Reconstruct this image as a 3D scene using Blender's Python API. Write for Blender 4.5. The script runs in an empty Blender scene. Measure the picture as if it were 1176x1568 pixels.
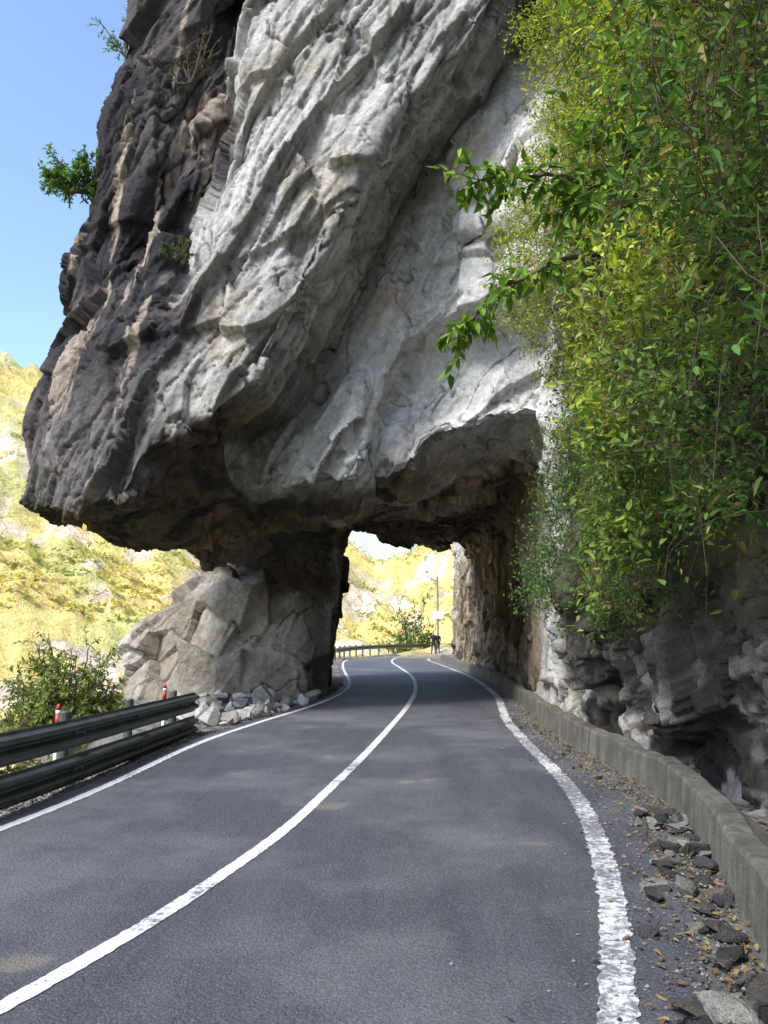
import bpy, bmesh, math, time
import numpy as np
from mathutils import Vector, Matrix
T0=time.time()
rng=np.random.default_rng(7)
scene=bpy.context.scene
scene.view_settings.view_transform='Standard'
scene.view_settings.look='None'
scene.view_settings.exposure=0
# ------------------------------------------------------------ numpy noise
u32=np.uint32
def h3(x,y,z,s=0):
    h=(x*u32(73856093))^(y*u32(19349663))^(z*u32(83492791))^u32((s*2654435761+12345)&0xffffffff)
    h=h^(h>>u32(15)); h=h*u32(0x85ebca6b); h=h^(h>>u32(13)); h=h*u32(0xc2b2ae35); h=h^(h>>u32(16))
    return h
def vn(P,s=0):
    fl=np.floor(P); f=(P-fl); f=f*f*f*(f*(f*6-15)+10)
    I=fl.astype(np.int64).astype(u32)
    X=(I[:,0],I[:,0]+u32(1)); Y=(I[:,1],I[:,1]+u32(1)); Z=(I[:,2],I[:,2]+u32(1))
    wx=(1-f[:,0],f[:,0]); wy=(1-f[:,1],f[:,1]); wz=(1-f[:,2],f[:,2])
    out=np.zeros(len(P))
    for a in (0,1):
        for b in (0,1):
            for c in (0,1):
                out+=wx[a]*wy[b]*wz[c]*(h3(X[a],Y[b],Z[c],s)*(1/4294967296.0))
    return out*2-1
RM=np.array([[.8,.6,0],[-.48,.64,.6],[.36,-.48,.8]])
def fbm(P,o=4,s=0,g=.5,ridge=False):
    out=np.zeros(len(P)); a=1; t=0; Q=np.array(P,float)
    for i in range(o):
        n=vn(Q,s+i)
        if ridge: n=1-2*np.abs(n)
        out+=a*n; t+=a; a*=g; Q=(Q@RM)*2.03+3.7
    return out/t
def worley(P,s=0):
    fl=np.floor(P); I=fl.astype(np.int64).astype(u32)
    N=len(P); best=np.full(N,1e9); sec=np.full(N,1e9); hid=np.zeros(N,u32); V=np.zeros((N,3))
    for dx in (-1,0,1):
        for dy in (-1,0,1):
            for dz in (-1,0,1):
                h=h3(I[:,0]+u32(dx&0xffffffff),I[:,1]+u32(dy&0xffffffff),I[:,2]+u32(dz&0xffffffff),s)
                v=np.stack([P[:,0]-(fl[:,0]+dx+(h&u32(1023))/1023.),P[:,1]-(fl[:,1]+dy+((h>>u32(10))&u32(1023))/1023.),P[:,2]-(fl[:,2]+dz+((h>>u32(20))&u32(1023))/1023.)],1)
                d=(v*v).sum(1); m=d<best
                sec=np.where(m,best,np.minimum(sec,d)); best=np.where(m,d,best); hid=np.where(m,h,hid); V[m]=v[m]
    return np.sqrt(best),np.sqrt(sec),hid,V
def facet(P,s,tilt=1.0):
    f1,f2,h,V=worley(P,s)
    h2=h3(h,h>>u32(3),h>>u32(7),s+5)
    r=h2*(1/4294967296.0)
    T=np.stack([(h2&u32(255))/127.5-1,((h2>>u32(8))&u32(255))/127.5-1,((h2>>u32(16))&u32(255))/127.5-1],1)
    return (r-.5)+tilt*(V*T).sum(1)*.6,f1,f2,r
def ss(x,a,b):
    t=np.clip((x-a)/(b-a),0,1); return t*t*(3-2*t)
def smin(a,b,k):
    h=np.clip(.5+.5*(b-a)/k,0,1); return b*(1-h)+a*h-k*h*(1-h)
def smax(a,b,k): return -smin(-a,-b,k)
# ------------------------------------------------------------ mesh helpers
def mesh_np(name,V,F,mat=None,col=None,smooth=True,matidx=None,obj=True):
    me=bpy.data.meshes.new(name)
    V=np.ascontiguousarray(V,dtype=np.float32); F=np.ascontiguousarray(F,dtype=np.int32); n,k=F.shape
    me.vertices.add(len(V)); me.vertices.foreach_set('co',V.ravel())
    me.loops.add(n*k); me.loops.foreach_set('vertex_index',F.ravel())
    me.polygons.add(n); me.polygons.foreach_set('loop_start',np.arange(0,n*k,k,dtype=np.int32))
    me.update(calc_edges=True)
    me.polygons.foreach_set('use_smooth',np.full(n,smooth,dtype=bool))
    if mat is not None:
        for m in (mat if isinstance(mat,(list,tuple)) else [mat]): me.materials.append(m)
    if matidx is not None: me.polygons.foreach_set('material_index',np.ascontiguousarray(matidx,dtype=np.int32))
    if col is not None: add_col(me,col)
    if not obj: return me
    ob=bpy.data.objects.new(name,me); scene.collection.objects.link(ob); return ob
def add_col(me,col,name='Col'):
    a=me.color_attributes.new(name,'FLOAT_COLOR','POINT')
    c=np.ones((len(me.vertices),4),np.float32); c[:,:3]=col
    a.data.foreach_set('color',c.ravel())
class MB:
    def __init__(s): s.v=[]; s.f=[]; s.m=[]
    def add(s,V,F,m=0):
        o=len(s.v); s.v+= [tuple(p) for p in V]; s.f+=[tuple(i+o for i in f) for f in F]; s.m+=[m]*len(F)
    def tube(s,P,R,n=8,m=0,cap=True):
        P=[Vector(p) for p in P]; V=[];F=[]
        if not isinstance(R,(list,tuple)): R=[R]*len(P)
        for i,p in enumerate(P):
            d=(P[min(i+1,len(P)-1)]-P[max(i-1,0)]).normalized()
            a=d.cross(Vector((0,0,1)) if abs(d.z)<.9 else Vector((1,0,0))).normalized(); b=d.cross(a)
            for j in range(n):
                t=2*math.pi*j/n; V.append(p+(a*math.cos(t)+b*math.sin(t))*R[i])
        for i in range(len(P)-1):
            for j in range(n):
                k=(j+1)%n; F.append((i*n+j,i*n+k,(i+1)*n+k,(i+1)*n+j))
        if cap: F.append(tuple(range(n))[::-1]); F.append(tuple((len(P)-1)*n+j for j in range(n)))
        s.add(V,F,m)
    def box(s,c,d,m=0,rz=0):
        V=[]; cz,sz=math.cos(rz),math.sin(rz)
        for i in range(8):
            x=(.5 if i&1 else -.5)*d[0]; y=(.5 if i&2 else -.5)*d[1]; z=(.5 if i&4 else -.5)*d[2]
            V.append((c[0]+x*cz-y*sz,c[1]+x*sz+y*cz,c[2]+z))
        s.add(V,[(0,2,3,1),(4,5,7,6),(0,1,5,4),(2,6,7,3),(0,4,6,2),(1,3,7,5)],m)
    def obj(s,name,mats,smooth=False):
        me=bpy.data.meshes.new(name); me.from_pydata(s.v,[],s.f)
        for m in mats: me.materials.append(m)
        me.polygons.foreach_set('material_index',s.m); me.polygons.foreach_set('use_smooth',[smooth]*len(s.f)); me.update()
        ob=bpy.data.objects.new(name,me); scene.collection.objects.link(ob); return ob
# ------------------------------------------------------------ materials
class NT:
    def __init__(s,name):
        s.mat=bpy.data.materials.new(name); s.mat.use_nodes=True; s.t=s.mat.node_tree; s.n=s.t.nodes
        s.b=s.n['Principled BSDF']; s.out=s.n['Material Output']
    def new(s,typ,**k):
        n=s.n.new(typ)
        for a,b in k.items():
            if a.startswith('i_'): n.inputs[a[2:].replace('_',' ')].default_value=b
            else: setattr(n,a,b)
        return n
    def link(s,a,b): s.t.links.new(a,b)
    def noise(s,scale,detail=4,rough=.6,vec=None):
        n=s.new('ShaderNodeTexNoise'); n.inputs['Scale'].default_value=scale; n.inputs['Detail'].default_value=detail; n.inputs['Roughness'].default_value=rough
        if vec is None: vec=s.pos()
        s.link(vec,n.inputs['Vector']); return n.outputs['Fac']
    def pos(s,scale=None,rot=None):
        if not hasattr(s,'g'): s.g=s.new('ShaderNodeNewGeometry')
        if scale is None: return s.g.outputs['Position']
        m=s.new('ShaderNodeMapping'); m.inputs['Scale'].default_value=scale
        if rot: m.inputs['Rotation'].default_value=rot
        s.link(s.g.outputs['Position'],m.inputs['Vector']); return m.outputs['Vector']
    def ramp(s,fac,stops):
        r=s.new('ShaderNodeValToRGB'); e=r.color_ramp.elements
        while len(e)<len(stops): e.new(.5)
        for q,(p,c) in zip(e,stops): q.position=p; q.color=(*c,1) if len(c)==3 else c
        s.link(fac,r.inputs['Fac']); return r.outputs['Color']
    def gr(s,fac,a,b,va=0.,vb=1.): return s.ramp(fac,[(a,(va,)*3),(b,(vb,)*3)])
    def mix(s,f,a,b,mode='MIX'):
        m=s.new('ShaderNodeMix',data_type='RGBA',blend_type=mode)
        for sock,v in ((m.inputs[0],f),(m.inputs[6],a),(m.inputs[7],b)):
            if hasattr(v,'node'): s.link(v,sock)
            elif isinstance(v,tuple): sock.default_value=(*v,1)
            else: sock.default_value=v
        return m.outputs[2]
    def math(s,op,a,b=0.):
        m=s.new('ShaderNodeMath',operation=op)
        for i,v in enumerate((a,b)):
            if hasattr(v,'node'): s.link(v,m.inputs[i])
            else: m.inputs[i].default_value=v
        return m.outputs[0]
    def attr(s,n='Col'):
        a=s.new('ShaderNodeAttribute'); a.attribute_name=n; return a.outputs['Color']
    def bump(s,h,dist=.02,strength=1.,prev=None):
        b=s.new('ShaderNodeBump'); b.inputs['Distance'].default_value=dist; b.inputs['Strength'].default_value=strength
        s.link(h,b.inputs['Height'])
        if prev is not None: s.link(prev,b.inputs['Normal'])
        return b.outputs['Normal']
    def fin(s,col=None,rough=None,nor=None,metal=None,spec=None):
        if col is not None:
            if hasattr(col,'node'): s.link(col,s.b.inputs['Base Color'])
            else: s.b.inputs['Base Color'].default_value=(*col,1)
        if rough is not None:
            if hasattr(rough,'node'): s.link(rough,s.b.inputs['Roughness'])
            else: s.b.inputs['Roughness'].default_value=rough
        if nor is not None: s.link(nor,s.b.inputs['Normal'])
        if metal is not None: s.b.inputs['Metallic'].default_value=metal
        if spec is not None: s.b.inputs['Specular IOR Level'].default_value=spec
        return s.mat
def m_rock():
    t=NT('rock'); c=t.attr()
    n1=t.noise(6,7,.75); n2=t.noise(45,2,.7)
    c=t.mix(1.,c,t.gr(n1,.32,.68,.66,1.32),'MULTIPLY'); c=t.mix(1.,c,t.gr(n2,.3,.7,.8,1.18),'MULTIPLY')
    b=t.bump(n1,.13,.9); b=t.bump(n2,.02,.6,b)
    return t.fin(c,.92,b,spec=.25)
def m_leaf(name,tr=.35):
    t=NT(name); c=t.attr(); t.fin(c,.6,spec=.25)
    tb=t.new('ShaderNodeBsdfTranslucent'); t.link(t.mix(1.,c,(1.3,1.35,.6),'MULTIPLY'),tb.inputs['Color'])
    m=t.new('ShaderNodeMixShader'); m.inputs[0].default_value=tr; t.link(t.b.outputs[0],m.inputs[1]); t.link(tb.outputs[0],m.inputs[2]); t.link(m.outputs[0],t.out.inputs['Surface'])
    return t.mat
def m_asphalt():
    t=NT('asphalt'); n=t.noise(.45,5,.65); n2=t.noise(150,2,.6); n3=t.noise(1.2,5,.7,t.pos((2.5,.30,1))); n4=t.noise(38,3,.7)
    c=t.ramp(n3,[(.3,(.062,.064,.082)),(.7,(.112,.114,.136))])
    c=t.mix(t.gr(n,.46,.62,0,.85),c,(.19,.193,.212))
    v=t.new('ShaderNodeTexVoronoi'); v.inputs['Scale'].default_value=60; t.link(t.pos(),v.inputs['Vector'])
    c=t.mix(t.gr(v.outputs['Distance'],.12,.35,.8,0.),c,(.25,.25,.26))
    c=t.mix(t.gr(n2,.35,.7,.0,.75),c,(.045,.046,.052)); c=t.mix(1.,c,t.gr(n4,.35,.68,.72,1.3),'MULTIPLY')
    p=t.noise(.9,3,.5); c=t.mix(t.gr(p,.66,.69,0,.45),c,(.26,.22,.15))
    b=t.bump(n2,.010,.8); b=t.bump(v.outputs['Distance'],.008,.6,b)
    return t.fin(c,t.gr(n,.3,.7,.62,.8),b,spec=.4)
def m_paint(name='road_paint',lo=.66,hi=.74):
    t=NT(name); n=t.noise(16,6,.8); n2=t.noise(.9,3,.6); n3=t.noise(110,2,.6)
    k=t.math('ADD',n,t.math('MULTIPLY',n2,.6))
    c=t.mix(t.gr(k,lo,hi),(.13,.132,.145),(.76,.77,.78)); c=t.mix(t.gr(n3,.38,.6,.6,0),c,(.3,.3,.31))
    return t.fin(c,.7,t.bump(n3,.006,.7))
def m_dirt():
    t=NT('gravel_dirt'); n=t.noise(3,6,.7); n2=t.noise(60,4,.7)
    c=t.ramp(n,[(.3,(.11,.105,.095)),(.55,(.20,.19,.175)),(.75,(.29,.27,.24))]); c=t.mix(t.gr(n2,.4,.65,.0,.6),c,(.06,.055,.05))
    return t.fin(c,.95,t.bump(n2,.04,.9))
def m_ground():
    t=NT('terrain')
    c=t.attr(); n=t.noise(.35,6,.75); n2=t.noise(2.2,4,.75)
    c=t.mix(1.,c,t.gr(n,.3,.7,.6,1.45),'MULTIPLY'); c=t.mix(1.,c,t.gr(n2,.3,.7,.7,1.3),'MULTIPLY')
    b=t.bump(n,1.5,.8)
    return t.fin(c,.95,b,spec=.1)
def m_concrete():
    t=NT('concrete'); n=t.noise(2.5,7,.7); n2=t.noise(40,4,.7); st=t.noise(1.,5,.7,t.pos((6,6,.6)))
    c=t.ramp(n,[(.3,(.10,.095,.08)),(.6,(.20,.19,.165)),(.8,(.30,.28,.25))]); c=t.mix(t.gr(st,.42,.62,0,.75),c,(.07,.065,.05)); 
    return t.fin(c,.9,t.bump(n2,.02,.8,t.bump(n,.06,.8)))
def m_simple(name,c,r=.6,metal=0,var=.2,scale=8):
    t=NT(name); n=t.noise(scale,5,.65)
    cc=t.mix(1.,c,t.gr(n,.3,.7,1-var,1+var),'MULTIPLY'); return t.fin(cc,r,t.bump(n,.004,.4),metal=metal)
M_rock=m_rock(); M_leaf=m_leaf('leaves'); M_asph=m_asphalt(); M_paint=m_paint(); M_paint2=m_paint('worn_road_paint',.75,.86); M_dirt=m_dirt(); M_ground=m_ground(); M_conc=m_concrete()
M_bark=m_simple('bark',(.10,.075,.055),.9,0,.35,20); M_rail=m_simple('galvanised_steel',(.12,.14,.14),.5,.6,.3,4)
M_red=m_simple('red_reflective',(.5,.03,.03),.4); M_white=m_simple('white_paint',(.75,.75,.75),.5); M_pole=m_simple('grey_metal',(.25,.26,.27),.5,.3)
# ------------------------------------------------------------ layout (metres, y = forward along the road)
L_pts=[(-6.0,-3),(-4.7,1),(-3.6,4.5),(-3.18,6.6),(-2.95,8.4),(-2.75,11.5),(-2.26,14.4),(-1.59,17.6),(-1.14,21.4),(-1.14,25.7),(-1.6,32),(-2.04,38.4),(-2.3,46),(-1.7,53),(0.2,60),(3.9,66)]
C_pts=[(-3.7,-3),(-2.6,1),(-1.66,3.57),(-1.30,4.59),(-1.09,5.41),(-.805,6.66),(-.53,8.56),(-.25,10.6),(.14,13.9),(.54,17.6),(.92,22.7),(1.05,29.6),(.75,37),(.45,44.6),(.9,52),(2.6,59),(5.6,64.5)]
R_pts=[(-1.1,-3),(.2,1),(.9,3.2),(1.13,4.0),(1.47,5.27),(1.84,7.32),(2.01,9.13),(2.10,11.5),(2.32,14.9),(2.62,17.4),(3.0,21.4),(3.25,29.6),(2.94,40),(2.75,47.9),(3.6,54),(5.6,60),(8.6,64)]
W_pts=[(-.2,-3),(.95,1),(1.55,3),(2.08,4.69),(2.60,6.83),(2.78,8.37),(2.76,10.3),(2.80,13.1),(3.12,17.6),(3.50,24.1),(3.62,30),(3.5,38),(3.5,48)]
def cr(pts,step=.25):
    P=np.array(pts,float); P=np.vstack([2*P[0]-P[1],P,2*P[-1]-P[-2]]); out=[]
    for i in range(1,len(P)-2):
        n=max(2,int(np.linalg.norm(P[i+1]-P[i])/step))
        for j in range(n):
            t=j/n; a,b,c,d=P[i-1:i+3]
            out.append(.5*((2*b)+(-a+c)*t+(2*a-5*b+4*c-d)*t*t+(-a+3*b-3*c+d)*t**3))
    out.append(P[-2]); return np.array(out)
def at(pts):
    c=cr(pts,.3); o=np.argsort(c[:,1]); c=c[o]; return lambda y: np.interp(y,c[:,1],c[:,0])
Lx,Rx,Wx=at(L_pts),at(R_pts),at(W_pts)
XRb=lambda y: np.interp(y,[-6,0,3,4.7,6.8,8.4,10.3,13.1,17.6,24,30,38,48,55,60,70],[1.2,1.9,2.4,2.85,3.15,3.3,3.2,3.15,3.5,3.85,4.0,4.0,4.3,6.2,9.5,17])
xr_f=lambda z: np.interp(z,[4,5.3,5.65,6.17,7.76,9.7,11.7,13.4,15,17],[-3.3,-3.1,-2.8,-2.35,-1.55,-.75,.25,1.75,2.7,3.5])
xL2_f=lambda z: np.interp(z,[6,7.9,9.5,10.9,12.7,14.7,18],[-3.6,-3.67,-3.6,-3.2,-2.92,-2.78,-2.6])
XL_f=lambda z: np.interp(z,[3,3.7,4.0,4.4,5.5,6.96,8.85,10.8,12.7,14.7,19],[-6.3,-6.75,-7.15,-7.45,-7.6,-7.2,-6.8,-6.45,-5.9,-5.4,-4.9])
z2_f=lambda x: np.interp(x,[-.9,-.38,.03,.45,1.43,3.0],[3.9,5.4,6.8,7.7,8.1,8.6])
def F_front(x,z):
    F=13.2+.16*np.maximum(0,-4.0-x)**2+.04*(z-6)
    xl=xL2_f(z)
    F=F+.5*ss(xl-x,0,.5)*ss(z,6.5,8.5)+.85*np.exp(-((x-(xl-.3))/.32)**2)*ss(z,7.2,9)
    # second long gully in the dark flank
    F=F+.6*np.exp(-((x-(xl-1.35+.12*(z-9)))/.28)**2)*ss(z,8.,9.5)
    d=x-xr_f(z)
    F=F+2.8*ss(d,0,.36)-.42*np.clip(d-.3,0,4)
    F=F+.8*ss(z2_f(x)-z,0,.3)*ss(x,-.7,-.3)
    # block edge high in the recess
    F=F-.4*ss(z,9.8,10.1)*ss(x,1.1+.28*(z-9.9),1.4+.28*(z-9.9))
    # leaning ribs at the foot of the recessed wall
    q=(x*.86-z*.5)/1.0+.12*np.sin(z*2.1)+.35; fr=q-np.floor(q)
    F=F-.75*(fr*ss(fr,1.0,.72))*ss(d,.45,.9)*ss(x,-.2,-.55)*ss(z,7.9,6.6)
    return F
ZBP=np.array([(-7.4,14.5,4.1),(-6.4,14,3.8),(-5.6,14,3.65),(-4.8,13.6,3.8),(-3.9,13.6,5.0),(-3.2,13.6,5.4),(-2.7,13.7,5.6),(-2.4,15.2,4.6),(-1.8,15.2,4.5),(-1.2,15.2,4.5),(-.5,15.4,4.6),(-5.2,17,3.45),(-4.2,19,3.4),(-3.4,15.8,4.4),(-2.2,17.5,4.1),(-1.2,17,4.2),(-.3,15.8,4.8),(.2,17,4.6),(1.5,15.5,5.7),(2.8,14.8,6.0),(1,19,4.9),(3,19,5.0),(-.8,25,5.2),(1,26,4.9),(3,26,5),(-1,30,5.6),(.2,31,4.9),(-1,36,5.5),(1,34,4.8),(3,34,5.2)])
def ZB(x,y):
    num=0;den=0
    for px,py,pz in ZBP:
        w=1/((x-px)**2+(.7*(y-py))**2+.12)**2; num=num+w*pz; den=den+w
    return num/den
def field(x,y,z):
    M=smax(F_front(x,z)-y, XL_f(z)+.6*np.maximum(0,y-15.5)-x,.4)
    M=smax(M,ZB(x,y)-z+.5*ss(x,2.4,3.4)*(y>17),.15); M=smax(M,y-(37+.3*x),1.)
    xlp=np.interp(z,[-1,0,.5,1.4,2.0,3.0,3.5,3.9,6],[-7.3,-7.1,-6.9,-6.75,-6.3,-5.2,-4.4,-4.3,-4.3])+.25*np.maximum(0,y-23)
    xrp=-1.55-.07*(y-20)+.13*(z-1)
    P=smax(xlp-x,x-xrp,.3); P=smax(P,19.1+.3*z+.10*(x+3.5)**2+.6*ss(z,2.4,3.2)-y,.3); P=smax(P,y-28,.8); P=smax(P,z-7,.5)
    M=smin(M,P,.6)
    xc=XRb(y)+.03*z+(.30*ss(z,1.6,.5)-.15*np.exp(-((z-2.)/.8)**2))*(y<14)
    return smin(M,xc-x,1.2)
# ------------------------------------------------------------ rock arch: iso-surface of the solid
def surface_nets(V,o,h):
    S=V<0; nx,ny,nz=V.shape
    c=[(i,j,k) for i in (0,1) for j in (0,1) for k in (0,1)]
    sl=lambda a,n:slice(a,n-1+a)
    cnt=np.zeros((nx-1,ny-1,nz-1),np.int8)
    for i,j,k in c: cnt+=S[sl(i,nx),sl(j,ny),sl(k,nz)]
    act=np.argwhere((cnt>0)&(cnt<8)); idx=np.full(cnt.shape,-1,np.int32); idx[tuple(act.T)]=np.arange(len(act))
    cv=np.stack([V[act[:,0]+i,act[:,1]+j,act[:,2]+k] for i,j,k in c],1)
    acc=np.zeros((len(act),3)); n=np.zeros(len(act))
    for a in range(8):
        for b in range(a+1,8):
            ca,cb=np.array(c[a]),np.array(c[b])
            if np.abs(ca-cb).sum()!=1: continue
            va,vb=cv[:,a],cv[:,b]; m=(va<0)!=(vb<0); t=np.where(m,va/np.where(m,va-vb,1),0)
            acc+=m[:,None]*(ca+(cb-ca)*t[:,None]); n+=m
    P=(act+acc/n[:,None])*h+o
    Fs=[]
    for ax in range(3):
        sh=[slice(None)]*3; sh2=[slice(None)]*3; sh[ax]=slice(0,-1); sh2[ax]=slice(1,None)
        A=S[tuple(sh)];B=S[tuple(sh2)]
        e=np.argwhere(A!=B); b,cx=[q for q in range(3) if q!=ax]
        ok=(e[:,b]>0)&(e[:,cx]>0)&(e[:,b]<V.shape[b]-1)&(e[:,cx]<V.shape[cx]-1); e=e[ok]
        def g(db,dc):
            q=e.copy(); q[:,b]-=db; q[:,cx]-=dc; return idx[tuple(q.T)]
        Q=np.stack([g(1,1),g(0,1),g(0,0),g(1,0)],1)
        fl=A[tuple(e.T)]
        if ax==1: fl=~fl
        Q[~fl]=Q[~fl][:,::-1]; Fs.append(Q)
    return P,np.vstack(Fs)
H=.17
gx=np.arange(-9,6.01,H); gy=np.arange(-3.2,50,H); gz=np.arange(-1,18.6,H)
Vf=field(gx[:,None,None],gy[None,:,None],gz[None,None,:]).astype(np.float32)
P,F=surface_nets(Vf,np.array([gx[0],gy[0],gz[0]]),H)
print('nets',len(P),time.time()-T0)
rock=mesh_np('rock_arch',P,F,M_rock)
md=rock.modifiers.new('s','SUBSURF'); md.levels=2; md.render_levels=2
dg=bpy.context.evaluated_depsgraph_get(); me2=bpy.data.meshes.new_from_object(rock.evaluated_get(dg)); rock.modifiers.clear(); rock.data=me2
N=len(me2.vertices); P=np.empty(N*3,np.float32); me2.vertices.foreach_get('co',P); P=P.reshape(-1,3).astype(float)
Nn=np.empty(N*3,np.float32); me2.vertex_normals.foreach_get('vector',Nn); Nn=Nn.reshape(-1,3).astype(float)
print('sub',N,time.time()-T0)
x,y,z=P.T
d=x-xr_f(z)
e1=np.array([.46,0,.888]); e2=np.array([.888,0,-.46])
Q=np.stack([P@e1,P@e2,y],1)
warp=np.stack([fbm(P*.45,2,11),fbm(P*.45,2,12),fbm(P*.45,2,13)],1)
Qw=Q+warp*.2
wz=np.where(x<-.2,ss(z,4.3,4.7),ss(z,4.9,5.6))
white=ss(d,.15,.5)*wz*ss(x,3.6,3.0)*ss(y,17.6,16.8)*(y>12)
front=ss(y,18.5,17.5)*ss(x,2.9,2.4)
rightc=ss(x,2.6,3.0)*ss(y,13.8,12.8)
pil=ss(y,18,19)*ss(x,-1.3,-1.6)*ss(z,5,4)
lf=fbm(P*.33,3,21)
A1,f11,f12,r1=facet(Qw/np.array([3.2,1.4,1.8]),31,1.4)
A2,f21,f22,r2=facet(Qw/np.array([1.6,.34,.5]),41,1.3)
A3,f31,f32,r3=facet((Q+warp*.3)/np.array([.60,.20,.28]),51,1.3)
A4,_,_,_=facet((P+warp*.2)/np.array([.17,.12,.20]),55)
A5,f51,f52,_=facet((P+warp*.3)/np.array([1.0,1.2,1.3]),57,1.5)
A6,_,_,_=facet((Q+warp*.2)/np.array([1.9,.85,1.1]),59,1.6)
rd=fbm(Qw/np.array([1.0,.16,.4]),3,61,ridge=True)
fine=fbm(P/.10,3,71)
cn=fbm(Qw/np.array([2.4,.8,1.]),3,81); crack=np.exp(-(cn/.014)**2)*ss(fbm(P*.4,2,82),-.2,.1)
cn2=fbm(P/.9+9,3,85); crack2=np.exp(-(cn2/.012)**2)*ss(fbm(P*.5,2,88),0,.2)
cm1=fbm(P*.45+4,2,89); crev2=np.exp(-((f22-f21)/.10)**2)*ss(-cm1,.05,.3)
sw=Qw[:,1]/1.25+.4*fbm(Q*np.array([.14,.3,.3]),2,86); sfr=sw-np.floor(sw); saw=sfr*ss(sfr,1.,.965)-.45
smod=ss(fbm(Q*np.array([.30,.5,.3]),2,87),-.02,.12)
sw2=Qw[:,1]/.45+.4*fbm(Q*np.array([.3,.6,.6])+5,2,186); sf2=sw2-np.floor(sw2); saw2=sf2*ss(sf2,1.,.9)-.45
smod2=ss(fbm(Q*np.array([.5,.9,.6]),3,187),.05,.2)
tun=ss(y,15,18)*(1-pil)
nw=1-white
np_=1-pil
D=.15*lf*(.2+.8*nw)+A1*(.18+.04*white+.05*pil+.16*rightc)+A5*(.34*pil+.13*white+.22*rightc)+A6*.19*nw*np_+A2*(.015+.050*nw*np_+.05*rightc)+A3*(.008+.030*nw*np_+.05*rightc)+A4*(.009+.010*nw)+rd*(.002+.010*nw*np_)+fine*.009
D+=-crack*(.11+.02*white)-crack2*.07-crev2*(.01+.05*nw)*np_+saw*smod*(.01+.25*nw)*np_+saw2*smod2*(.0+.06*nw)*np_
# sharp ledges of the recessed wall (fracture edges)
wn=.10*fbm(P*1.5,3,301)
led=ss(z2_f(x)+.15+wn-z,0,.06)*ss(x,-.3,.0)*ss(z,5.9,6.5)
D+=white*(-.26*led-.16*ss(np.interp(x,[0.2,1.0,2.2,3.2],[10.6,9.7,9.5,9.9])+wn-z,0,.06)*ss(x,.4,.5)+.22*ss(d-(1.55+.9*wn),.05,0)*ss(z,7,8)+.18*ss(x-(1.1+.05*z)+wn,.0,.05)*ss(z,8.0,8.3))
rbq=(x*.86-z*.5)/.72+.5*wn+.2; rbf=rbq-np.floor(rbq); ribz=ss(d,.35,.7)*ss(x,-.5,-.8)*ss(z,7.6,6.8)*ss(y,17.8,17)*(y>12)*ss(Nn[:,2],-.6,-.3)
D+=ribz*.36*(rbf*ss(rbf,1.,.93)-.4)
D*=1-.15*tun
P2=P+Nn*D[:,None]
me2.vertices.foreach_set('co',P2.astype(np.float32).ravel())
# stone colours by rock zone, with some shade painted in
def C(*a): return np.array(a)
s1=fbm(Q/np.array([2.6,.30,.6]),4,91); s2=fbm(P/np.array([.5,.5,2.2]),4,92); s3=fbm(P*.7,4,93); s4=fbm(P*3,3,94)
vs=fbm(np.stack([(x-.12*z)/.22,y/.5,z/3.6],1),4,95)
def lerp(a,b,t): return a*(1-t[:,None])+b*t[:,None]
col=lerp(C(.58,.575,.56),C(.40,.395,.385),ss(s1,.0,.32))
col=lerp(col,C(.56,.48,.39),ss(s3,.08,.38)*.5)
col=lerp(col,C(.23,.225,.22),ss(vs,.12,.35)*.5)
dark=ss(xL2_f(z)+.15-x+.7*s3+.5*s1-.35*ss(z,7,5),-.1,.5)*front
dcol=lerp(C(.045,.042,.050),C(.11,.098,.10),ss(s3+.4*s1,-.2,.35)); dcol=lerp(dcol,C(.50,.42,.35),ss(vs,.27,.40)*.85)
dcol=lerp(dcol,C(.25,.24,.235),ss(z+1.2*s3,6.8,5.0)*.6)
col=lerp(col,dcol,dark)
low=ss(z+.6*s3,7.8,5.8)*front*ss(d,.3,-.2)
col=lerp(col,C(.30,.27,.25),low*.5*ss(s1,-.3,.2)*(1-dark))
wcol=lerp(C(.72,.73,.725),C(.57,.57,.565),ss(s1,.05,.4)); wcol=lerp(wcol,C(.62,.50,.36),ss(s3,.25,.42)*.6); wcol=lerp(wcol,C(.28,.28,.28),ss(1.25-d+.3*s3,0,.5)*.7); wcol=lerp(wcol,C(.40,.38,.35),ss(vs,.22,.42)*.4)  # grey strip along the ridge: partly rock tone, partly painted shade
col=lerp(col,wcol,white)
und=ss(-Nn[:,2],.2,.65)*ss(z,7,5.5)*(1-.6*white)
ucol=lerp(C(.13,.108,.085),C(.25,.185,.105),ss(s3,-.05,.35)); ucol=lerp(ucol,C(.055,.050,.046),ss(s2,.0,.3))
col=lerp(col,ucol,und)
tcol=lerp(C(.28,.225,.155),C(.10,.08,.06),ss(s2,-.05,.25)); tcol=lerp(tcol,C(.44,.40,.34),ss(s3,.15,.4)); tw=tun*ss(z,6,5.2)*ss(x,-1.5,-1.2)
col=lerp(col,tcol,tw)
pc=lerp(C(.50,.47,.43),C(.34,.30,.25),ss(s3,-.1,.25)); pc=lerp(pc,C(.08,.07,.065),ss(z+s3,2.4,3.6)*.8); pc=lerp(pc,C(.10,.085,.075),ss(x,-2.4,-1.7)*.7)  # shade painted into the pillar colour: dark upper part and right side
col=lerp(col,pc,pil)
rc=lerp(C(.11,.10,.09),C(.22,.20,.18),ss(s3,0,.4)); rc=lerp(rc,C(.55,.53,.50),ss(s4+.2*s3,.08,.26)*ss(z,1.9,.5)); rc=lerp(rc,C(.09,.095,.045),ss(z,1.6,2.6)*.75); col=lerp(col,rc,rightc)
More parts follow.
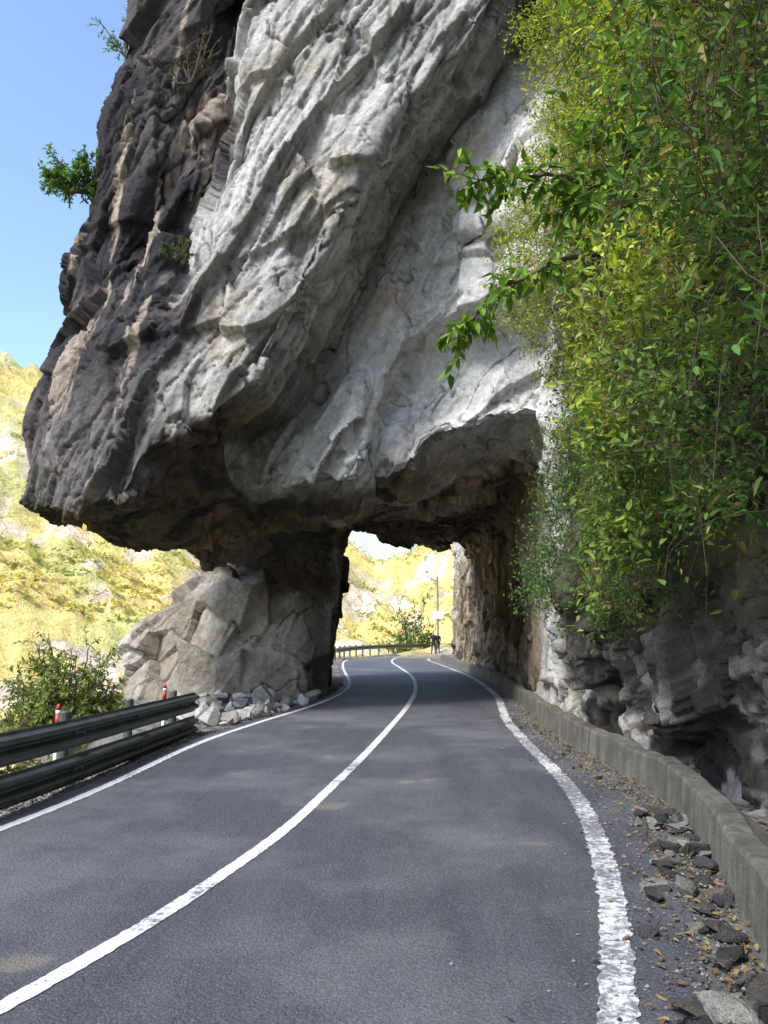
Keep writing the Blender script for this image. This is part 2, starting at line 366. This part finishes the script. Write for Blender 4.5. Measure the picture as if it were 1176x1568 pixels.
cav=np.clip(A2*.8+rd*.4,-1,1); col=col*(1+.12*cav*(1-.6*white))[:,None]*(1-.6*np.maximum.reduce([crack,crack2,crev2*.4*nw])[:,None])
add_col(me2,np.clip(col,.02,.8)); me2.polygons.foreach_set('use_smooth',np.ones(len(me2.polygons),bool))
me2.update(); print('rock',time.time()-T0)
# mountain mass above and to the right
ys=np.linspace(-90,74,160); zs=np.linspace(-1,52,60); Y,Z=np.meshgrid(ys,zs,indexing='ij')
X=XRb(Y)+1.6+.16*Z+np.maximum(0,Y-50)*.1+np.minimum(0,Y+6)*.12*-1
Pm=np.stack([X.ravel(),Y.ravel(),Z.ravel()],1); Pm[:,0]-=fbm(Pm*.08,4,5)*2.2*np.clip(Pm[:,2]/12,0,1)
idx=np.arange(160*60).reshape(160,60); Fm=np.stack([idx[:-1,:-1],idx[:-1,1:],idx[1:,1:],idx[1:,:-1]],-1).reshape(-1,4)
cm=lerp(C(.26,.25,.22),C(.08,.11,.035),ss(fbm(Pm*.2,4,6),-.1,.2)); mesh_np('mountainside',Pm,Fm,M_rock,cm)
# ------------------------------------------------------------ terrain: one sheet to the horizon
nr,na=360,1000
rr=np.concatenate([[0.3],np.geomspace(1.0,2600,nr-1)]); th=np.linspace(-math.pi,math.pi,na,endpoint=False)
RR,TH=np.meshgrid(rr,th,indexing='ij'); x=(RR*np.sin(TH)).ravel(); y=(RR*np.cos(TH)).ravel(); r=RR.ravel(); td=np.degrees(TH).ravel()
P=np.stack([x,y,0*x],1)
edge=np.interp(y,[-20,0,6,13,15.5,18,28,31,40,46,53,60,66,80],[-9,-6,-4.3,-4.0,-5.5,-7.6,-7.2,-3.4,-3.4,-3.8,-3.2,-1.2,2.4,16])
drop=-13*ss(edge-x,0,9)-1.2*ss(edge-x,0,1.2)
drop=np.where(y>66,np.minimum(drop,-13*ss(y,68,80)),drop)
el=np.interp(td,[-180,-90,-60,-32,-26,-20,-14,-9,-5,0,4,8,20,60,120,180],[.25,.3,.36,.34,.31,.26,.21,.15,.105,.085,.10,.13,.3,.4,.4,.25])
hn=fbm(P*.012+3,5,101); hn2=fbm(P*.05,5,102,ridge=True); hn3=fbm(P*.4,4,103)
hill=(el*230+13)*ss(r,55,240)*(1-.35*ss(r,260,600))
far=(.14*1300)*ss(r,450,1300)*(.85+.5*hn)
z=-.035+drop+hill+far+hn*16*ss(r,80,250)+hn2*8*ss(r,60,200)+hn3*1.6*ss(r,40,90)+(hn3*.25)*ss(edge-x,0,2)+fbm(P*2,3,104)*.02*(r<60)
z=np.where((x>3)&(r<60),np.maximum(z,-.05),z)
TP=np.stack([x,y,z],1)
idx=np.arange(nr*na).reshape(nr,na); j=np.roll(idx,-1,axis=1)
Fg=np.stack([idx[:-1],idx[1:],j[1:],j[:-1]],-1).reshape(-1,4)
g=fbm(P*.06,5,110); g2=fbm(P*.2,5,111)
cg=lerp(C(.68,.54,.20),C(.52,.49,.19),ss(g,-.05,.25)); cg=lerp(cg,C(.68,.56,.47),ss(g2+.3*g,.04,.22)*.9)
cg=lerp(cg,C(.50,.56,.38),ss(r,240,550)*.7); cg=lerp(cg,C(.36,.45,.42),ss(r,600,1100))  # distance haze painted into the colour of the far hills
near=ss(r,70,45)*ss(edge-x,3,0); cg=lerp(cg,C(.19,.18,.16),near); cg=lerp(cg,C(.09,.11,.04),ss(r,60,40)*ss(edge-x,1,4))
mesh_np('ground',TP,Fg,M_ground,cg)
# ------------------------------------------------------------ road + markings + dirt margin
yy=np.arange(-3,66,.3)
def strip(name,xa,xb,y,z,mat,n=8):
    t=np.linspace(0,1,n+1); X=xa[:,None]*(1-t)+xb[:,None]*t; Y=np.repeat(y[:,None],n+1,1); Zz=np.full_like(X,z)
    k=len(y); idx=np.arange(k*(n+1)).reshape(k,n+1); Fq=np.stack([idx[:-1,:-1],idx[:-1,1:],idx[1:,1:],idx[1:,:-1]],-1).reshape(-1,4)
    return mesh_np(name,np.stack([X.ravel(),Y.ravel(),Zz.ravel()],1),Fq,mat)
jag=np.array([fbm(np.array([[a*1.5,0.,0.]]),3,7)[0] for a in yy])
ra=Rx(yy)+np.interp(yy,[0,6,9,14,20,40],[.35,.42,.40,.25,.2,.2])+jag*.12
strip('road',Lx(yy)-.22-.08*jag,ra,yy,0,M_asph)
strip('road_verge',ra-.4,np.maximum(Wx(yy),ra)+.6,yy,-.012,M_dirt)
def line(name,pts,w,mat=M_paint,wob=0.):
    c=cr(pts,.03)
    ker=np.ones(41)/41; cs=np.stack([np.convolve(np.pad(c[:,i],20,mode='edge'),ker,'valid') for i in (0,1)],1); cs[:20]=c[:20]; cs[-20:]=c[-20:]; c=cs
    t=np.gradient(c,axis=0); t/=np.linalg.norm(t,axis=1)[:,None]; n=np.stack([-t[:,1],t[:,0]],1)
    k=len(c); q=np.stack([c[:,0]*22,c[:,1]*22,0*c[:,0]],1); wa=w/2+wob*fbm(q,3,301); wb=w/2+wob*fbm(q,3,302)
    a=c+n*wa[:,None]; b=c-n*wb[:,None]; V=np.zeros((2*k,3)); V[:k,:2]=a; V[k:,:2]=b; V[:,2]=.005
    i=np.arange(k-1); mesh_np(name,V,np.stack([k+i,k+i+1,i+1,i],1),mat)
line('road_marking_centre',C_pts,.11,M_paint,.010); line('road_marking_edge',L_pts,.11,M_paint,.012); line('road_marking_edge',R_pts,.165,M_paint2,.03)
# low concrete wall
c=cr(W_pts,.3); t=np.gradient(c,axis=0); t/=np.linalg.norm(t,axis=1)[:,None]; n=np.stack([t[:,1],-t[:,0]],1)
prof=[(-.03,-.1),(0,.0),(.03,.31),(.05,.34),(.20,.34),(.25,.30),(.25,-.1)]
V=[];k=len(prof)
for i in range(len(c)):
    w=vn(np.array([[c[i,0]*1.3,c[i,1]*1.3,.3]]))[0]; w2=vn(np.array([[c[i,0]*3,c[i,1]*3,7.3]]))[0]
    for o,h in prof: V.append((c[i,0]+n[i,0]*(o+.035*w),c[i,1]+n[i,1]*(o+.035*w),h+(.05*w+.035*w2)*(h>.2)))
idx=np.arange(len(V)).reshape(-1,k); mesh_np('low_concrete_wall',np.array(V),np.stack([idx[:-1,:-1],idx[:-1,1:],idx[1:,1:],idx[1:,:-1]],-1).reshape(-1,4),M_conc,smooth=False)
# ------------------------------------------------------------ guardrails
def guardrail(name,pts,ztop,rows=2,side=1):
    mb=MB(); c=cr(pts,.5); s=np.r_[0,np.cumsum(np.linalg.norm(np.diff(c,axis=0),axis=1))]
    t=np.gradient(c,axis=0); t/=np.linalg.norm(t,axis=1)[:,None]; n=np.stack([t[:,1],-t[:,0]],1)*side
    pr=[(0,-.155),(.01,-.125),(.075,-.095),(.08,-.07),(.07,-.045),(.005,-.012),(.005,.012),(.07,.045),(.08,.07),(.075,.095),(.01,.125),(0,.155)]
    zt=np.interp(s,[0,s[-1]],ztop)
    for rw in range(rows):
        V=[]
        for i in range(len(c)):
            for o,h in pr+[(a-.006,b) for a,b in pr[::-1]]: V.append((c[i,0]+n[i,0]*o,c[i,1]+n[i,1]*o,zt[i]-.155-rw*.38+h))
        K=2*len(pr); Fq=[]
        for i in range(len(c)-1):
            for j in range(K): q=(j+1)%K; Fq.append((i*K+j,i*K+q,(i+1)*K+q,(i+1)*K+j))
        Fq.append(tuple(range(K))[::-1]); Fq.append(tuple((len(c)-1)*K+j for j in range(K)))
        mb.add(V,Fq)
    for ps in np.arange(.3,s[-1]+.01,1.9):
        px=np.interp(ps,s,c[:,0])-np.interp(ps,s,n[:,0])*.14; py=np.interp(ps,s,c[:,1])-np.interp(ps,s,n[:,1])*.14; zz=np.interp(ps,s,zt)
        mb.tube([(px,py,-1.2),(px,py,zz+.06),(px,py,zz+.075)],[.06,.06,.045],12)
        for rw in range(rows):
            mb.box((px+np.interp(ps,s,n[:,0])*.1,py+np.interp(ps,s,n[:,1])*.1,zz-.155-rw*.38),(.12,.16,.2))
            mb.tube([(px+.2*np.interp(ps,s,n[:,0]),py,zz-.155-rw*.38),(px+.235*np.interp(ps,s,n[:,0]),py,zz-.155-rw*.38)],.018,6)
    return mb.obj(name,[M_rail])
guardrail('guardrail',[(-5.2,1),(-4.05,4.5),(-3.68,6.2),(-3.45,7.8),(-3.32,10.3),(-3.2,13.2)],(.78,.62))
guardrail('guardrail',[(-2.9,47),(-2.2,53),(-.4,60),(3.2,66.5),(8,70)],(.75,.75),1)
for px,py in ((-3.75,9.0),(-3.55,12.6)):
    mb=MB(); mb.tube([(px,py,-.6),(px,py,.55)],.028,10,1); mb.tube([(px,py,.55),(px,py,.68)],.03,10,0); mb.tube([(px,py,.68),(px,py,.73)],.03,10,1); mb.tube([(px,py,.73),(px,py,.80)],[.03,.015],10,0)
    mb.obj('delineator_post',[M_red,M_white],True)
# ------------------------------------------------------------ leaves
def nrm(a): return a/np.maximum(1e-9,np.linalg.norm(a,axis=1))[:,None]
def leaves(name,P,D,U,L,W,col,obj=True):
    D=nrm(D); S=nrm(np.cross(D,U)); U=np.cross(S,D); n=len(P); L=L[:,None]; W=W[:,None]
    V=np.stack([P,P+D*L*.3+S*W*.5+U*W*.16,P+D*L*.65+S*W*.38+U*W*.05-U*L*.05,P+D*L-U*L*.16,P+D*L*.65-S*W*.38+U*W*.05-U*L*.05,P+D*L*.3-S*W*.5+U*W*.16],1).reshape(-1,3)
    b=np.arange(n)[:,None]*6; Fq=np.concatenate([b+np.array([[0,1,2,3]]),b+np.array([[0,3,4,5]])],0)
    return mesh_np(name,V,Fq,M_leaf,np.repeat(col,6,0),smooth=False)
def twigs(mbV,mbF,A,B,w):
    n=len(A); d=nrm(B-A); s=nrm(np.cross(d,np.array([[0.3,.8,.5]])))*w; t=np.cross(d,s)
    o=sum(len(q) for q in mbV); V=np.stack([A+s,A-.5*s+.87*t,A-.5*s-.87*t,B+.7*s,B+.7*(-.5*s+.87*t),B+.7*(-.5*s-.87*t)],1).reshape(-1,3)
    b=np.arange(n)[:,None]*6+o; mbV.append(V)
    for q in ([0,1,4,3],[1,2,5,4],[2,0,3,5]): mbF.append(b+np.array([q]))
pal=np.array([(.10,.17,.025),(.15,.22,.03),(.06,.12,.03),(.20,.24,.035),(.045,.085,.02)])
# bushy growth on the right cliff: clumps of short shoots
n=17500; sy=rng.uniform(1.8,13.1,n); sz=rng.uniform(1.5,14.5,n)
vis=(sz<2.6+1.0*sy); sy,sz=sy[vis],sz[vis]
ymax=np.interp(sz,[1.7,4.5,7,9.5,11,14],[10.6,11.2,11.0,10.7,9.7,8.8]); zmin=np.interp(sy,[1,5.1,5.9,8.1,10,11.6,13.2],[2.2,2.05,1.9,1.8,1.4,2.0,3.8])
q=np.stack([sy*.55,sz*.55,0*sy],1); cl=fbm(q,4,201); clump=fbm(np.stack([sy*1.5,sz*1.5,0*sy],1),3,203)
keep=(sy<ymax+1.0*cl+.7*clump)&(sz>zmin+.6*cl+.7*clump)&(clump>-.36)&(cl>-.42); sy,sz,cl,clump=sy[keep],sz[keep],cl[keep],clump[keep]; n=len(sy)
rx=XRb(sy)-.05-.45*ss(cl,-.3,.4)-.65*ss(clump,-.3,.35)-.2*ss(sz,2,6)*rng.random(n)
K=13; t=np.linspace(.1,1,K)[None,:]; Ls=rng.uniform(.25,.75,n)[:,None]; out=rng.uniform(.0,.5,n)[:,None]; dr=np.where(rng.random(n)<.10,rng.uniform(.7,1.3,n),rng.uniform(-.6,.45,n))[:,None]; ja=rng.normal(0,.6,n)[:,None]
PX=rx[:,None]-out*(1-np.exp(-2*t)); PY=sy[:,None]+ja*t*Ls; PZ=sz[:,None]+.1*t-dr*Ls*t*t
N0=np.stack([PX,PY,PZ],-1)
tV=[];tF=[]; twigs(tV,tF,N0[:,0:9:4].reshape(-1,3),N0[:,[4,8,12]].reshape(-1,3),.003)
Pn=N0.reshape(-1,3)+rng.normal(0,.055,(n*K,3)); m=len(Pn)
D=rng.normal(0,.9,(m,3))+np.array([-.5,-.3,-.1]); U=rng.normal(0,.6,(m,3))+np.array([-.4,-.2,.8])
hz=np.repeat(sz,K); clr=np.repeat(fbm(np.stack([sy*1.3,sz*1.3,0*sy],1),3,202),K)
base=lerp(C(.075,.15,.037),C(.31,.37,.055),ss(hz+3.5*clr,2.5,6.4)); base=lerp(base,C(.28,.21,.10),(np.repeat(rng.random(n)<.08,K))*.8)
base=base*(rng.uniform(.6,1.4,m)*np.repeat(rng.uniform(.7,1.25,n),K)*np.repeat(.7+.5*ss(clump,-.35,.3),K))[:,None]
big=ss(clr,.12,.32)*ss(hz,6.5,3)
L=rng.uniform(.032,.07,m)*(1+.7*big); W=L*rng.uniform(.35,.5,m)
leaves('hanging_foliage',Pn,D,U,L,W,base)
mesh_np('foliage_stems',np.vstack(tV),np.vstack(tF),M_bark)
print('leaves',m,time.time()-T0)
# distant tree cover on the hills
sel=np.where((td>-36)&(td<9)&(r>90)&(r<330)&(TP[:,2]>-9))[0]; sel=sel[(fbm(P[sel]*.09,4,401)>0.)]
sel=rng.choice(sel,min(len(sel),9000),replace=False,p=(r[sel]**1.2)/(r[sel]**1.2).sum())
k=7; c0=np.repeat(TP[sel],k,0); sz_=np.repeat(rng.uniform(.35,1.1,len(sel)),k)
Pd=c0+rng.normal(0,.6,(len(c0),3))*sz_[:,None]*np.array([1,1,.6])+np.array([0,0,.6])*sz_[:,None]; m=len(Pd)
cd=np.array([(.44,.44,.14),(.54,.48,.16),(.36,.40,.15),(.58,.46,.17)])[np.repeat(rng.integers(0,4,len(sel)),k)]*rng.uniform(.75,1.25,m)[:,None]
leaves('distant_trees',Pd,rng.normal(0,1,(m,3)),rng.normal(0,.6,(m,3))+np.array([0,0,1]),sz_*.8,sz_*.6,cd)
def tree(name,limbs,nside,leafL,col,spread=.45,seed=1,per=9,rad=.03):
    """limbs: list of polylines; side twigs grow off each and carry leaf sprays"""
    rg=np.random.default_rng(seed); mb=MB(); LP=[];LD=[]
    for pl in limbs:
        c=[];P=np.array(pl,float)
        for i in range(len(P)-1):
            for k in range(6): c.append(P[i]*(1-k/6)+P[i+1]*k/6+rg.normal(0,.012,3))
        c.append(P[-1]); c=np.array(c); n=len(c)
        mb.tube(c,[rad*(1-.8*i/n)+.003 for i in range(n)],7)
        for s in range(nside):
            i=rg.integers(int(n*.25),n); dirv=(c[min(i+1,n-1)]-c[i-1]); dirv/=np.linalg.norm(dirv)+1e-9
            d=dirv*.8+rg.normal(0,.55,3)+np.array([0,0,-.12]); d/=np.linalg.norm(d); ln=spread*rg.uniform(.4,1.)
            tw=[c[i]+d*ln*k/4+np.array([0,0,-.12*ln*(k/4)**2]) for k in range(5)]; mb.tube(tw,[.006,.005,.004,.003,.002],4,cap=False)
            for k in range(per):
                f=.25+.75*k/per; p=tw[0]+(tw[4]-tw[0])*f; LP.append(p); LD.append(d*.5+rg.normal(0,.6,3)+np.array([0,0,-.25]))
    ob=mb.obj(name,[M_bark],True); LP=np.array(LP);LD=np.array(LD);m=len(LP)
    c=np.array(col)[rg.integers(0,len(col),m)]*rg.uniform(.7,1.35,m)[:,None]; L=rg.uniform(.7,1.25,m)*leafL
    lo=leaves('crown',LP,LD,rg.normal(0,.35,(m,3))+np.array([0,-.3,1]),L,L*.42,c); lo.parent=ob; return ob
tree('overhanging_tree',[[(3.4,6.6,4.4),(2.5,6.3,4.95),(1.6,6.1,4.8),(.95,6,4.45),(.62,6,4.1)],[(3.4,6.6,5.0),(2.3,6.1,5.35),(1.4,6.,5.5),(.82,6,5.45)],[(3.4,5.8,6.0),(2.7,5.9,6.15),(2.1,6,5.65),(1.6,6,5.2)],[(3.4,5.9,5.6),(2.6,6,5.55),(1.9,6,5.9)]],40,.13,[(.14,.26,.035),(.21,.33,.05),(.09,.18,.03)],.45,3)
tree('overhanging_tree',[[(3.4,5.0,5.2),(2.6,5.2,5.9),(2.2,5.4,6.6),(2.1,5.5,7.2)],[(3.3,5.4,4.4),(2.6,5.3,5.0),(2.2,5.3,5.1)],[(3.6,6.5,6.8),(2.8,6.8,7.4),(2.2,7,8.0),(2.0,7,8.6)],[(3.6,6.5,6.0),(2.9,6.8,6.4),(2.3,7,6.9)],[(3.6,6.0,5.2),(2.8,5.6,5.6),(2.2,5.4,5.9)],[(3.2,4.6,5.0),(2.5,4.6,5.0),(2.0,4.7,5.3),(1.7,4.7,5.7)],[(3.2,4.8,4.0),(2.5,4.7,4.4),(2.0,4.7,4.6)]],90,.085,[(.38,.46,.08),(.48,.54,.10),(.26,.38,.06)],.6,4,12)
def shrub(name,c,r,seed,leafL=.06,col=pal,n=26):
    rg=np.random.default_rng(seed); limbs=[]
    for i in range(n):
        a=rg.uniform(0,6.28); e=rg.uniform(.1,1); d=np.array([math.cos(a)*(1-e*.5),math.sin(a)*(1-e*.5),e])*np.array(r)
        c0=np.array(c); limbs.append([c0,c0+d*.5+rg.normal(0,.05,3),c0+d*rg.uniform(.7,1.1)])
    return tree(name,limbs,12,leafL,col,.3*max(r),seed,8,.02)
shrub('cliff_shrub',(-6.5,14.6,10.7),(1.0,.5,.9),11,.10,[(.10,.20,.05),(.14,.26,.06)],28)
shrub('cliff_shrub',(-5.6,14.8,14.0),(.8,.4,1.2),12,.07,[(.10,.20,.05),(.14,.2,.06)],16)
shrub('cliff_shrub',(-3.9,13.8,12.6),(.7,.4,1.2),16,.035,[(.14,.14,.06),(.18,.15,.08)],9)
shrub('cliff_shrub',(-4.0,13.6,8.7),(.4,.3,.4),17,.05,[(.08,.13,.04)],9)
shrub('roadside_bush',(-6.3,15.5,-.4),(1.4,1.0,1.9),13,.12,[(.12,.20,.05),(.20,.26,.07),(.28,.30,.09)],60)
shrub('roadside_bush',(-5.6,10.5,-.6),(1.2,1.2,1.2),14,.09,[(.14,.18,.04),(.24,.26,.07)],44)
shrub('roadside_bush',(-8.0,13.5,-1.2),(1.6,1.2,1.9),18,.12,[(.16,.22,.06),(.24,.28,.08)],44)
shrub('far_tree',(2.6,68,-1),(2.6,2,5.5),15,.28,[(.08,.15,.04),(.12,.2,.05)],30)
# ------------------------------------------------------------ loose stones
def stones(name,pos,size,mat,colr,seed=0,flat=.75):
    bm=bmesh.new(); bmesh.ops.create_icosphere(bm,subdivisions=3,radius=1); bv=np.array([v.co[:] for v in bm.verts]); bf=np.array([[v.index for v in f.verts] for f in bm.faces]); bm.free()
    Vs=[];Fs=[];Cs=[];rg=np.random.default_rng(seed)
    for i,(p,s) in enumerate(zip(pos,size)):
        v=bv.copy()
        for k in range(11):
            nn=rg.normal(0,1,3); nn/=np.linalg.norm(nn); dd=v@nn; cut=rg.uniform(.25,.6); v-=np.maximum(0,dd-cut)[:,None]*nn
        v*=rg.uniform(.8,1.7,3)*np.array([1,1,flat]); a=rg.uniform(0,6.28); R=np.array([[math.cos(a),-math.sin(a),0],[math.sin(a),math.cos(a),0],[0,0,1]]); v=v@R.T*s
        Vs.append(v+p); Fs.append(bf+i*len(bv)); Cs.append(np.tile(colr[rg.integers(0,len(colr))]*rg.uniform(.7,1.3),(len(bv),1)))
    return mesh_np(name,np.vstack(Vs),np.vstack(Fs),mat,np.vstack(Cs),smooth=False)
sc=np.array([(.06,.06,.065),(.08,.08,.085),(.24,.23,.21),(.11,.10,.09)])
ky=np.r_[rng.uniform(3.2,7.2,90),rng.uniform(7,14,50)]; kx=Wx(ky)-np.abs(rng.normal(.04,.19,len(ky)))-.04; ks=np.r_[rng.uniform(.02,.12,90),rng.uniform(.015,.05,50)]
stones('fallen_rocks',np.stack([kx,ky,ks*.3],1),ks,M_rock,sc,3,.6)
ky=rng.uniform(13.5,19.2,90); kx=Lx(ky)-.35-rng.random(90)**1.3*np.interp(ky,[13.5,19],[1.2,3.2]); ks=rng.uniform(.05,.30,90)*(.5+rng.random(90)*.7)
stones('fallen_rocks',np.stack([kx,ky,ks*.4],1),ks,M_rock,np.array([(.56,.54,.51),(.46,.44,.41),(.62,.61,.59)]),4)
n=6500; ky=3+rng.random(n)**1.6*15; o=np.abs(rng.normal(0,.35,n)); kx=np.where(rng.random(n)<.6,Wx(ky)-.05-o,Lx(ky)-.2-o*1.2); ks=rng.uniform(.004,.016,n)
bmv=np.array([(1,0,0),(-1,0,0),(0,1,0),(0,-1,0),(0,0,.7),(0,0,-.7)]); bff=np.array([(0,2,4),(2,1,4),(1,3,4),(3,0,4),(2,0,5),(1,2,5),(3,1,5),(0,3,5)])
Vg=(bmv[None]*rng.uniform(.6,1.3,(n,6,1)))*ks[:,None,None]+np.stack([kx,ky,ks*.4],1)[:,None]; Fg=(bff[None]+np.arange(n)[:,None,None]*6).reshape(-1,3)
mesh_np('gravel',Vg.reshape(-1,3),Fg,M_rock,np.repeat(rng.uniform(.06,.4,(n,1))*np.array([[1,.96,.9]]),6,0),smooth=False)
m=900; ky=3+rng.random(m)**1.3*14; kx=Wx(ky)-.02-np.abs(rng.normal(0,.3,m)); 
leaves('fallen_leaves',np.stack([kx,ky,np.full(m,.02)],1),rng.normal(0,1,(m,3))*np.array([1,1,.15]),rng.normal(0,.3,(m,3))+np.array([0,0,1]),rng.uniform(.03,.07,m),rng.uniform(.015,.03,m),np.array([(.30,.20,.10),(.22,.13,.06),(.35,.28,.15)])[rng.integers(0,3,m)])
# ------------------------------------------------------------ people
M_cloth=m_simple('dark_cloth',(.02,.02,.025),.9); M_trs=m_simple('trousers',(.03,.035,.06),.9); M_skin=m_simple('skin',(.45,.27,.19),.6); M_hair=m_simple('hair',(.015,.012,.01),.7)
def person(name,loc,rz,arm=.12,step=.12):
    V=[];E=[];R=[]
    def a(p,r,par=None):
        V.append(p);R.append(r)
        if par is not None: E.append((par,len(V)-1))
        return len(V)-1
    pel=a((0,0,.95),.135); w=a((0,0,1.1),.125,pel); ch=a((0,.01,1.32),.15,w); nk=a((0,0,1.46),.06,ch); n2=a((0,0,1.52),.055,nk); hd=a((0,-.01,1.60),.085,n2); h2=a((0,0,1.67),.075,hd)
    for s in (-1,1):
        hp=a((s*.09,0,.9),.105,pel); kn=a((s*.10,-s*step*.5-.02,.5),.065,hp); an=a((s*.10,-s*step+.02,.09),.042,kn); a((s*.12,-s*step-.13,.04),.035,an)
        sh=a((s*.18,.01,1.40),.06,ch); el=a((s*(.24+arm*.3),.02,1.12),.042,sh); wr=a((s*(.25+arm*.2),-.08,.88),.028,el); pm=a((s*(.25+arm*.2),-.10,.81),.03,wr)
        for k in range(4):
            f=a((s*(.25+arm*.2),-.13+.022*k,.765),.0095,pm); a((s*(.24+arm*.2),-.13+.022*k,.72-.006*(k in(1,2))),.0085,f)
        f=a((s*(.23+arm*.2),-.14,.80),.010,pm); a((s*(.22+arm*.2),-.155,.77),.009,f)
    a((0,-.10,1.61),.014,hd); a((-.085,0,1.61),.018,hd); a((.085,0,1.61),.018,hd)
    me=bpy.data.meshes.new(name); me.from_pydata(V,E,[]); ob=bpy.data.objects.new(name,me); scene.collection.objects.link(ob)
    md=ob.modifiers.new('skin','SKIN'); 
    for i,r in enumerate(R): me.skin_vertices[0].data[i].radius=(r,r); me.skin_vertices[0].data[i].use_root=(i==0)
    m2=ob.modifiers.new('sub','SUBSURF'); m2.levels=1
    dg=bpy.context.evaluated_depsgraph_get(); mm=bpy.data.meshes.new_from_object(ob.evaluated_get(dg)); ob.modifiers.clear(); ob.data=mm
    mm.materials.clear()
    for q in (M_trs,M_cloth,M_skin,M_hair): mm.materials.append(q)
    for p in mm.polygons:
        cz=p.center.z; cy=p.center.y; p.use_smooth=True
        p.material_index=0 if (cz<.96 and abs(p.center.x)<.2) else 1 if cz<1.48 and not(cz<.87 and abs(p.center.x)>.2) else 2
        if cz>1.66 or (cz>1.55 and cy>.015): p.material_index=3
        if cz<.07: p.material_index=3
    ob.location=loc; ob.rotation_euler=(0,0,rz); return ob
person('person',(3.75,58.5,0),.4); person('person',(4.25,60.8,0),-2.4,.3,.05)
px=4.35
mb=MB(); mb.tube([(px,62,-.5),(px,62,6.2)],.075,10); mb.tube([(px,62,5.8),(px-.9,61.9,6.2)],.04,8); mb.box((px,61.88,3.1),(.9,.03,.6),1); mb.tube([(px,61.98,3.1),(px,61.9,3.1)],.09,10); mb.obj('traffic_sign',[M_pole,M_white],False)
# ------------------------------------------------------------ light, sky, camera
el_s,az=math.radians(47),math.radians(-138)
sd=Vector((math.cos(el_s)*math.sin(az),math.cos(el_s)*math.cos(az),math.sin(el_s)))
li=bpy.data.lights.new('sun','SUN'); li.energy=5; li.angle=math.radians(14); li.color=(1,.97,.92); so=bpy.data.objects.new('sun',li); scene.collection.objects.link(so); so.rotation_euler=sd.to_track_quat('Z','Y').to_euler()
w=bpy.data.worlds.new('World'); scene.world=w; w.use_nodes=True; nt=w.node_tree; bg=nt.nodes['Background']; sk=nt.nodes.new('ShaderNodeTexSky'); sk.sky_type='NISHITA'; sk.sun_disc=False; sk.sun_elevation=el_s; sk.sun_rotation=az; sk.dust_density=1.; sk.ozone_density=1.5
nt.links.new(sk.outputs[0],bg.inputs[0]); bg.inputs[1].default_value=.36
cam=bpy.data.cameras.new('camera'); co=bpy.data.objects.new('camera',cam); scene.collection.objects.link(co); scene.camera=co
cam.sensor_fit='VERTICAL'; cam.sensor_height=36; cam.lens=26.7; cam.clip_end=6000; cam.clip_start=.05
co.location=(0,0,1.6); co.rotation_euler=(math.radians(90+9.1),0,0)
print('done',time.time()-T0)
